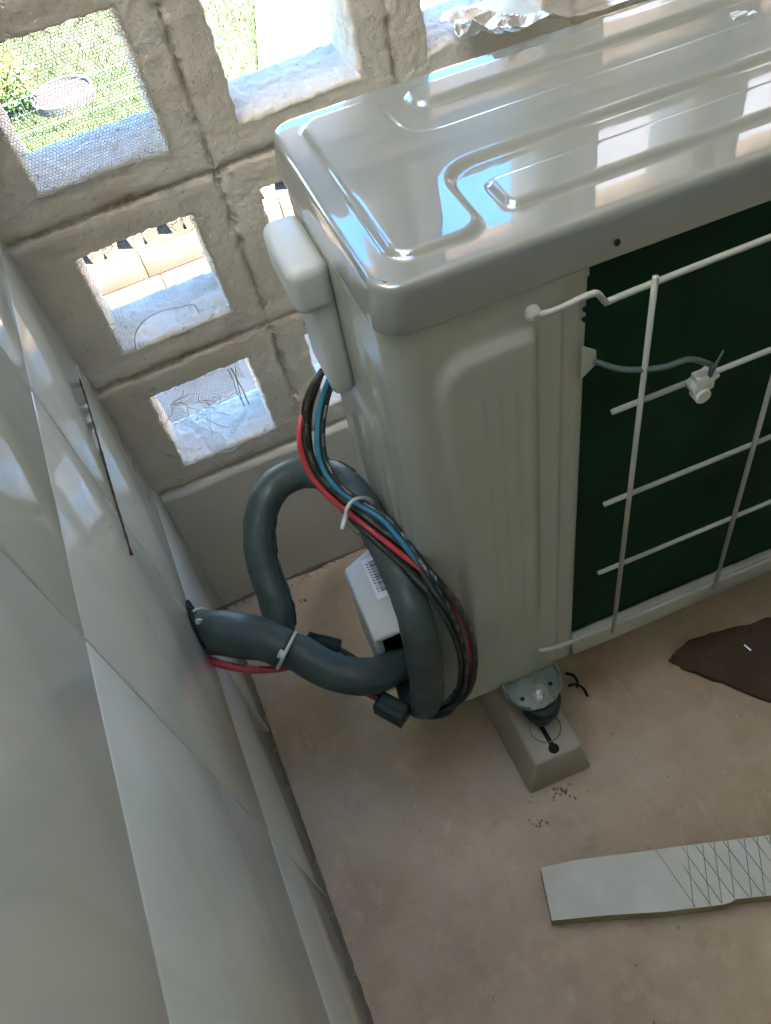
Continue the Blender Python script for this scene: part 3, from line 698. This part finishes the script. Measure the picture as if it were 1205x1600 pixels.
# ---------------------------------------------------------------- insulated pipes, wires, ties
def pbump(q, L, t_): return fbm(q, 28, 3) * .0018 - .0012 * math.exp(-((t_ - 2.2) / .05) ** 2) + .0005 * math.sin(L * 420 + 2 * math.sin(t_)) * max(0, noise.noise(q * 30))
sl = [ray(296, 996, 1.045), ray(330, 988, 1.025), ray(370, 992, 1.01), ray(410, 1000, 1.003), ray(448, 1016, 1.0)]
o = tube('pipe_sleeve', sl, lambda L: .0265 - .003 * sm(.07, .11, L), foam, n=28, bump=pbump); tag(o, 'short thick black foam sleeve coming out of the hole in the tiled wall', 'pipe insulation')
A = [ray(436, 1012, 1.01), ray(470, 1022, 1.0), ray(505, 1042, .998), ray(545, 1056, .998), ray(585, 1056, 1.005), ray(615, 1042, 1.02), ray(640, 1032, 1.045), ray(665, 1026, 1.075)]
o = tube('insulated_pipe', A, lambda L: .0205 + .0015 * math.sin(L * 22), foam, n=28, bump=pbump); tag(o, 'black foam insulated pipe sagging level from the tied joint to the unit', 'pipe', 'foam insulated pipes')
B = [ray(425, 1003, 1.04), ray(436, 975, 1.035), ray(430, 935, 1.03), ray(410, 880, 1.03), ray(405, 830, 1.03), ray(412, 790, 1.03), ray(436, 754, 1.028), ray(476, 738, 1.018), ray(518, 744, 1.0), ray(556, 776, .975), ray(592, 832, .938), ray(626, 900, .902), ray(650, 970, .892), ray(662, 1030, .945), ray(667, 1075, .99), ray(662, 1098, 1.03), ray(648, 1085, 1.06), ray(632, 1040, 1.085)]
o = tube('insulated_pipe', B, lambda L: .0192 + .0018 * sm(.15, .0, L), foam, n=28, bump=pbump); tag(o, 'black foam insulated pipe looping high over and down beside the unit corner', 'pipe', 'foam insulated pipes')
# slit seam running on the inner side of the high loop
o2 = tube('slit_seam', [ray(x, y, d) for x, y, d in ((462, 975, 1.022), (458, 945, 1.012), (440, 900, 1.01), (430, 850, 1.01), (432, 808, 1.01))], .0016, rubber, None, n=6, bump=lambda q, L, t_: fbm(q, 90, 2) * .002); o2.parent = o
o2 = tube('tape_edge', [ray(x, y, d) for x, y, d in ((508, 716, 1.0), (532, 722, .995), (556, 738, .99))], .0018, rubber, None, n=6, bump=lambda q, L, t_: fbm(q, 90, 2) * .002); o2.parent = o

red = m_wire('red_wire', (.50, .05, .055), (.75, .45, .42), .55, .75); blue = m_wire('blue_wire', (.035, .20, .30)); blk1 = m_wire('black_wire', (.022, .028, .024), (.42, .42, .34), .14, .26); brn = m_wire('dark_wire', (.03, .026, .02), (.30, .28, .2), .1, .2)
def wire(label, pts, m_, r=.0030):
    o = tube('wire', [ray(*p) for p in pts], r, m_, n=12, step=.004) if not callable(r) else tube('wire', [ray(*p) for p in pts], r, m_, n=12, step=.004); return tag(o, label, 'wire', 'coloured wires looping down from the unit')
# positions as bearing (x,y) and distance in metres
W1 = [(505, 578, .885), (490, 600, .885), (477, 630, .89), (471, 665, .892), (474, 705, .894), (490, 742, .896), (516, 772, .898), (548, 799, .899), (588, 830, .895), (634, 866, .868), (680, 906, .822), (714, 950, .872), (735, 998, .935), (739, 1045, .99), (728, 1082, 1.02), (700, 1106, 1.03), (665, 1112, 1.035), (632, 1103, 1.04), (600, 1092, 1.04), (560, 1070, 1.05), (520, 1035, 1.055), (480, 1036, 1.045), (440, 1041, 1.022), (395, 1042, 1.018), (350, 1034, 1.02), (312, 1020, 1.035)]
def off(P, f): return [(x + f(i)[0], y + f(i)[1], d + f(i)[2]) for i, (x, y, d) in enumerate(P)]
rf = lambda i: (4, -2, .008) if i < 3 else ((-3, 3, 0) if i < 10 else (-2, 1, .006) if i < 18 else (-3, 4, 0))
wire('red wire looping from the electrical cover down to the tiled wall', off(W1, rf), red, lambda L: .0030 + .0019 * sm(.78, .86, L))
wire('dark brown wire running beside the red wire', off(W1[:-8], lambda i: (0, 0, 0) if i < 3 else ((5, -4, .004) if i < 10 else (3, 0, -.004))) + [(575, 1083, 1.05)], brn, .0036)
wire('black wire with white print below the red wire', [(x, y, d) for x, y, d in ((502, 582, .90), (484, 640, .905), (484, 700, .91), (500, 742, .905), (540, 800, .91), (590, 848, .90), (640, 893, .868), (676, 935, .86), (704, 980, .915), (720, 1030, .975), (716, 1075, 1.02), (690, 1102, 1.03), (650, 1104, 1.035), (615, 1096, 1.045))], blk1, .0036)
W2 = [(519, 590, .893), (508, 620, .895), (501, 655, .897), (500, 695, .899), (508, 730, .90), (530, 762, .90), (560, 785, .90), (600, 810, .895), (632, 846, .868), (662, 888, .826), (690, 932, .845), (714, 985, .925), (726, 1040, .985), (720, 1085, 1.02), (700, 1113, 1.035), (668, 1120, 1.04), (636, 1108, 1.04), (608, 1100, 1.045)]
wire('blue wire looping between the red wire and the unit', off(W2, lambda i: (-4, 1, 0) if i < 9 else (-1, 0, .006)), blue)
wire('black wire hugging the unit side of the blue wire', off(W2, lambda i: (4, -1, .004) if i < 9 else (2, 0, -.003)), blk1, .0034)
# black connector sleeves
def sleeve(label, a, b, r):
    A_, B_ = ray(*a), ray(*b); t_ = thing('connector_sleeve', label, 'connector', A_); d = B_ - A_
    v, f, uv = tube_data(smooth_path([A_ - A_, d * .5, d], .003), lambda L: r, 20, lambda q, L, th: fbm(q, 60, 2) * .0005 + r * (.16 * math.cos(4 * th) - .02), True)
    mesh('heat_shrink', v, f, rubber, t_, True)
    mb = MB(); mb.cyl(d * .98, d * 1.06, r * .45, n=12); mb.build('cable_end', rubber, t_)
sleeve('black connector sleeve on the wires below the level pipe', (592, 1097, 1.02), (634, 1120, 1.01), .0135)
sleeve('small black connector sleeve lying behind the level pipe', (530, 1012, 1.08), (480, 1000, 1.07), .0095)
o = tube('wire', [ray(x, y, d) for x, y, d in ((528, 1013, 1.075), (556, 1030, 1.075), (580, 1050, 1.07), (600, 1085, 1.05))], .0035, blk1); tag(o, 'short black wire joining the two connector sleeves', 'wire', 'coloured wires looping down from the unit')
# white cable ties
tiem = m_paint('tie_plastic', (.62, .64, .60), .35, 1.5)
def ring(label, c_, nrm, rx, head, r=.0021):
    c_ = Vector(c_); nrm = Vector(nrm).normalized(); u = nrm.orthogonal().normalized(); w_ = nrm.cross(u)
    t_ = thing('cable_tie', label, 'cable tie', c_)
    pts = [(u * math.cos(2 * math.pi * k / 32) + w_ * math.sin(2 * math.pi * k / 32)) * rx for k in range(33)]
    v, f, uv = tube_data(pts, r, 8, None, False); mesh('band', v, f, tiem, t_, True)
    h = Vector(head) - c_; hd = h.normalized(); h = hd * (rx + .002); mb = MB(); mb.cyl(h - nrm * .003, h + nrm * .0045, .0052, n=8); mb.cyl(h, h + hd * .008, .0030, .0016, 8); mb.build('head', tiem, t_, bevel=.0008)
a, b = ray(436, 1010, 1.0), ray(460, 1022, 1.0); ring('white cable tie cinching the foam pipes near the tiled wall', (a + b) / 2, b - a, .0225, ray(436, 1024, .97))
lt = thing('cable_tie', 'loose white cable tie holding the wires against the high pipe', 'cable tie', ray(556, 796, .93))
o = tube('band', [ray(*p) - lt.location for p in ((584, 800, .935), (581, 784, .915), (568, 778, .895), (552, 782, .882), (542, 795, .880), (540, 812, .884), (546, 826, .90), (560, 836, .93), (580, 830, .95))], .0021, tiem, lt, n=8)
o = tube('tail', [ray(*p) - lt.location for p in ((541, 806, .880), (538, 816, .877), (535, 827, .875))], .0028, tiem, lt, n=6)
a, b = ray(300, 985, 1.045), ray(320, 990, 1.03); ring('white cable tie round the pipe end at the wall hole', (a + b) / 2, b - a, .0275, ray(312, 968, 1.0), .0018)

# ---------------------------------------------------------------- foil sheet on the unit's back edge
fv, ff = [], []; NX, NY = 230, 46; random.seed(2)
for j in range(NY + 1):
    for i in range(NX + 1):
        u, w_ = i / NX, j / NY; x = .482 + .62 * u ** 1.3
        y0 = -.103 - .012 * (x - .48) - .010 * sm(.10, .03, u) + .045 * sm(.03, 0, u); y1 = .022 if x < .575 else -.008
        y1 -= .03 * sm(.55, .575, x) if x < .575 else 0
        y = y0 + (y1 - y0) * w_; q = Vector((x, y, 0))
        y += .006 * noise.noise(q * 38) * sm(.3, 0, u)
        z = .7445 + .026 * (1 - sm(0, .75, w_)) - .004 * (x - .5)
        cr1 = 1 - abs(noise.noise(q * 17 + Vector((1.3, 0, 0)))) * 2; cr2 = 1 - abs(noise.noise(q * 44 + Vector((3, 1, 2)))) * 2
        cru = sm(.26, .05, u); fr = math.exp(-(w_ / .22) ** 2) * sm(.42, .15, u) * .45
        z += cru * (.010 * cr1 + .0045 * cr2 + .006) + fr * (.005 * cr1 + .003 * cr2 + .002) + .0006 * noise.noise(q * 9)
        z -= .006 * sm(.025, 0, u)
        fv.append(Vector((x, y, z + .0025)))
for j in range(NY):
    for i in range(NX): a = j * (NX + 1) + i; ff.append((a, a + 1, a + NX + 2, a + NX + 1))
o = mesh('foil_sheet', fv, ff, foil, smooth=False); sol = o.modifiers.new('thick', 'SOLIDIFY'); sol.thickness = .0004
tag(o, 'crumpled aluminium foil sheet lying between the unit top and the block wall', 'foil')

# ---------------------------------------------------------------- things on the floor
styro = mat('foam_board', rough=.6); t = NT(styro); t.col(t.ramp(t.noise(24, 4, .6), [(.3, (.62, .62, .56)), (.7, (.74, .74, .69))])); t.bump(t.noise(30, 4, .6, dist=1), .35, .004)
edgem = m_plaster('board_edge', (.30, .25, .12), (.38, .33, .18), .5, .9, 40)
top = [(.260, -.576), (.2435, -.634), (.30, -.654), (.367, -.680), (.420, -.697), (.438, -.7025), (.4475, -.7015), (.486, -.7145), (.60, -.758), (.68, -.787)]
top2 = [(.260, -.576), (.303, -.586), (.391, -.615), (.452, -.634), (.529, -.6585), (.63, -.695), (.70, -.72)]
fb = thing('foam_board', 'white foam board offcut with crosshatch scores lying on the floor', 'foam board', (0, 0, 0))
HB = .032; N = 60
def interp(P, u):
    L = [0]
    for a, b in zip(P, P[1:]): L.append(L[-1] + math.dist(a, b))
    s = u * L[-1]
    for k in range(len(P) - 1):
        if s <= L[k + 1] or k == len(P) - 2: q = (s - L[k]) / (L[k + 1] - L[k]); return (P[k][0] + (P[k + 1][0] - P[k][0]) * q, P[k][1] + (P[k + 1][1] - P[k][1]) * q)
front = top[1:]
v = []; f = []; K = 10
tofs = lambda x: (x + 0.0) 
for i in range(N + 1):
    a = interp(front, i / N); b = interp(top2, i / N)
    for k in range(K + 1):
        q = k / K; x = a[0] + (b[0] - a[0]) * q; y = a[1] + (b[1] - a[1]) * q
        # top face lies at HB; pull corners toward the survey line of sight of the board's own height
        v.append(Vector((x, y, HB + .0016 * noise.noise(Vector((x * 18, y * 18, 0))) + .0007 * noise.noise(Vector((x * 90, y * 90, 3)))  + .0025 * math.sin(i / N * 5))))
for i in range(N):
    for k in range(K): a = i * (K + 1) + k; f.append((a, a + K + 1, a + K + 2, a + 1))
bd = mesh('board_face', v, f, styro, fb, smooth=True)
rimv = [v[i * (K + 1)] for i in range(N + 1)] + [v[i * (K + 1) + K] for i in range(N, -1, -1)]
ev = [q - Vector((0, 0, .0004)) for q in rimv] + [Vector((q.x, q.y, .001)) for q in rimv]; m_ = len(rimv)
ef = [(i, i + m_, (i + 1) % m_ + m_, (i + 1) % m_) for i in range(m_)]
mesh('board_edge', ev, ef, edgem, fb)
mb = MB()
def board_pt(u, w_):
    a = interp(front, u); b = interp(top2, u); return Vector((a[0] + (b[0] - a[0]) * w_, a[1] + (b[1] - a[1]) * w_, HB + .0006 + .0025 * math.sin(u * 5)))
random.seed(13)
for k in range(18):
    u0 = .36 + k * .036
    for du in (.03, -.055):
        if 0 < u0 + du and u0 + max(du, 0) < .99:
            jt = random.uniform(-.006, .006); pts = [board_pt(u0 + jt + du * q / 8, q / 8 * .98 + .01) for q in range(9)]; v_, f_, _ = tube_data(pts, .0005, 5); mb.add(v_, f_)
mb.build('score_line', mat('score_dark', (.27, .27, .23), .9), bd)
fb.location.z = 0
# brown scrap under the unit
scr = [(.560, -.398), (.575, -.425), (.606, -.462), (.646, -.516), (.72, -.56), (.80, -.57), (.84, -.52), (.80, -.45), (.75, -.415), (.70, -.405), (.65, -.392), (.60, -.388)]
mb = MB(); random.seed(6)
pts = []
for a, b in zip(scr, scr[1:] + scr[:1]):
    for k in range(4): q = k / 4; pts.append((a[0] + (b[0] - a[0]) * q + random.gauss(0, .0009), a[1] + (b[1] - a[1]) * q + random.gauss(0, .0009), .0015))
mb.prism(pts, (0, 0, .004)); brown = m_plaster('brown_scrap', (.055, .032, .018), (.10, .062, .036), .6, .75, 20)
bmx = bmesh.new(); tmp = mb.build('tmp', brown); bmx.from_mesh(tmp.data); bpy.data.objects.remove(tmp)
bmesh.ops.triangulate(bmx, faces=[f for f in bmx.faces if len(f.verts) > 4]); bmesh.ops.subdivide_edges(bmx, edges=bmx.edges[:], cuts=5, use_grid_fill=True)
for v_ in bmx.verts:
    if v_.co.z > .003: q = v_.co; v_.co.z += .010 * max(0, noise.noise(Vector((q.x * 16, q.y * 11, 0)))) + .0035 * abs(noise.noise(Vector((q.x * 45, q.y * 45, 2))))
me_ = bpy.data.meshes.new('cardboard_scrap'); bmx.to_mesh(me_); me_.materials.append(brown); sc = link(bpy.data.objects.new('cardboard_scrap', me_)); tag(sc, 'dark brown cardboard scrap lying on the floor below the coil', 'scrap')
mb = MB(); mb.cyl((.661, -.430, .014), (.664, -.441, .014), .002, n=8); o = mb.build('metal_pin', steel); tag(o, 'tiny shiny metal pin lying on the brown scrap', 'pin')
# bent dark strap ends beside the bracket
for lab, P in (('dark curved rubber strip beside the bracket, nearer the casing', ((884, 1052), (896, 1055), (903, 1066), (901, 1074))), ('dark curved rubber strip lying right of the near block', ((888, 1072), (900, 1069), (912, 1076), (918, 1088)))):
    pts = []
    for x, y in P:
        q = Vector(((x - 602.5) / FPX, (y - 800) / FPX, 1)); q = CR.transposed() @ q; tt = (.004 - CAM.z) / q.z; pts.append(CAM + q * tt)
    o = tube('rubber_strip', pts, .0018, rubber, n=8); tag(o, lab, 'rubber strip')
# crumbs of mortar
def onfloor(x, y):
    q = CR.transposed() @ Vector(((x - 602.5) / FPX, (y - 800) / FPX, 1)); return CAM + q * ((0 - CAM.z) / q.z)
random.seed(31); mb = MB(); cmat = m_plaster('crumbs', (.18, .10, .06), (.34, .24, .16), .5, .9, 60)
def crumb(p, s):
    k = [Vector((random.gauss(0, 1), random.gauss(0, 1), random.gauss(0, .6))).normalized() * s * random.uniform(.6, 1.2) for _ in range(8)]
    mb.hexa([p + Vector((sx * s * random.uniform(.5, 1), sy * s * random.uniform(.5, 1), s * (.6 if sz else -.1) * random.uniform(.7, 1.2))) for sz in (0, 1) for sx, sy in ((-1, -1), (1, -1), (1, 1), (-1, 1))])
for c0, nn, sp_, s_ in (((876, 1237), 26, 14, .0016), ((842, 1288), 14, 10, .0014), ((370, 935), 16, 9, .0014), ((470, 940), 4, 6, .0022), ((850, 1245), 10, 22, .001)):
    for _ in range(nn): crumb(onfloor(c0[0] + random.gauss(0, sp_), c0[1] + random.gauss(0, sp_ * .35)), s_ * random.uniform(.5, 1.4))
for k in range(50): crumb(Vector((.004 + abs(random.gauss(0, .006)), random.uniform(-1, -.01), 0)), random.uniform(.0004, .0009))
for k in range(110): crumb(Vector((random.uniform(0, .5), -.006 - abs(random.gauss(0, .006)), 0)), random.uniform(.0005, .0016))
for _ in range(120): crumb(onfloor(random.uniform(420, 1200), random.uniform(1150, 1590)), random.uniform(.0003, .0007))
o = mb.build('mortar_crumbs', cmat); o['label'] = 'scattered mortar crumbs and grit on the beige floor'; o['category'] = 'grit'; o['kind'] = 'stuff'
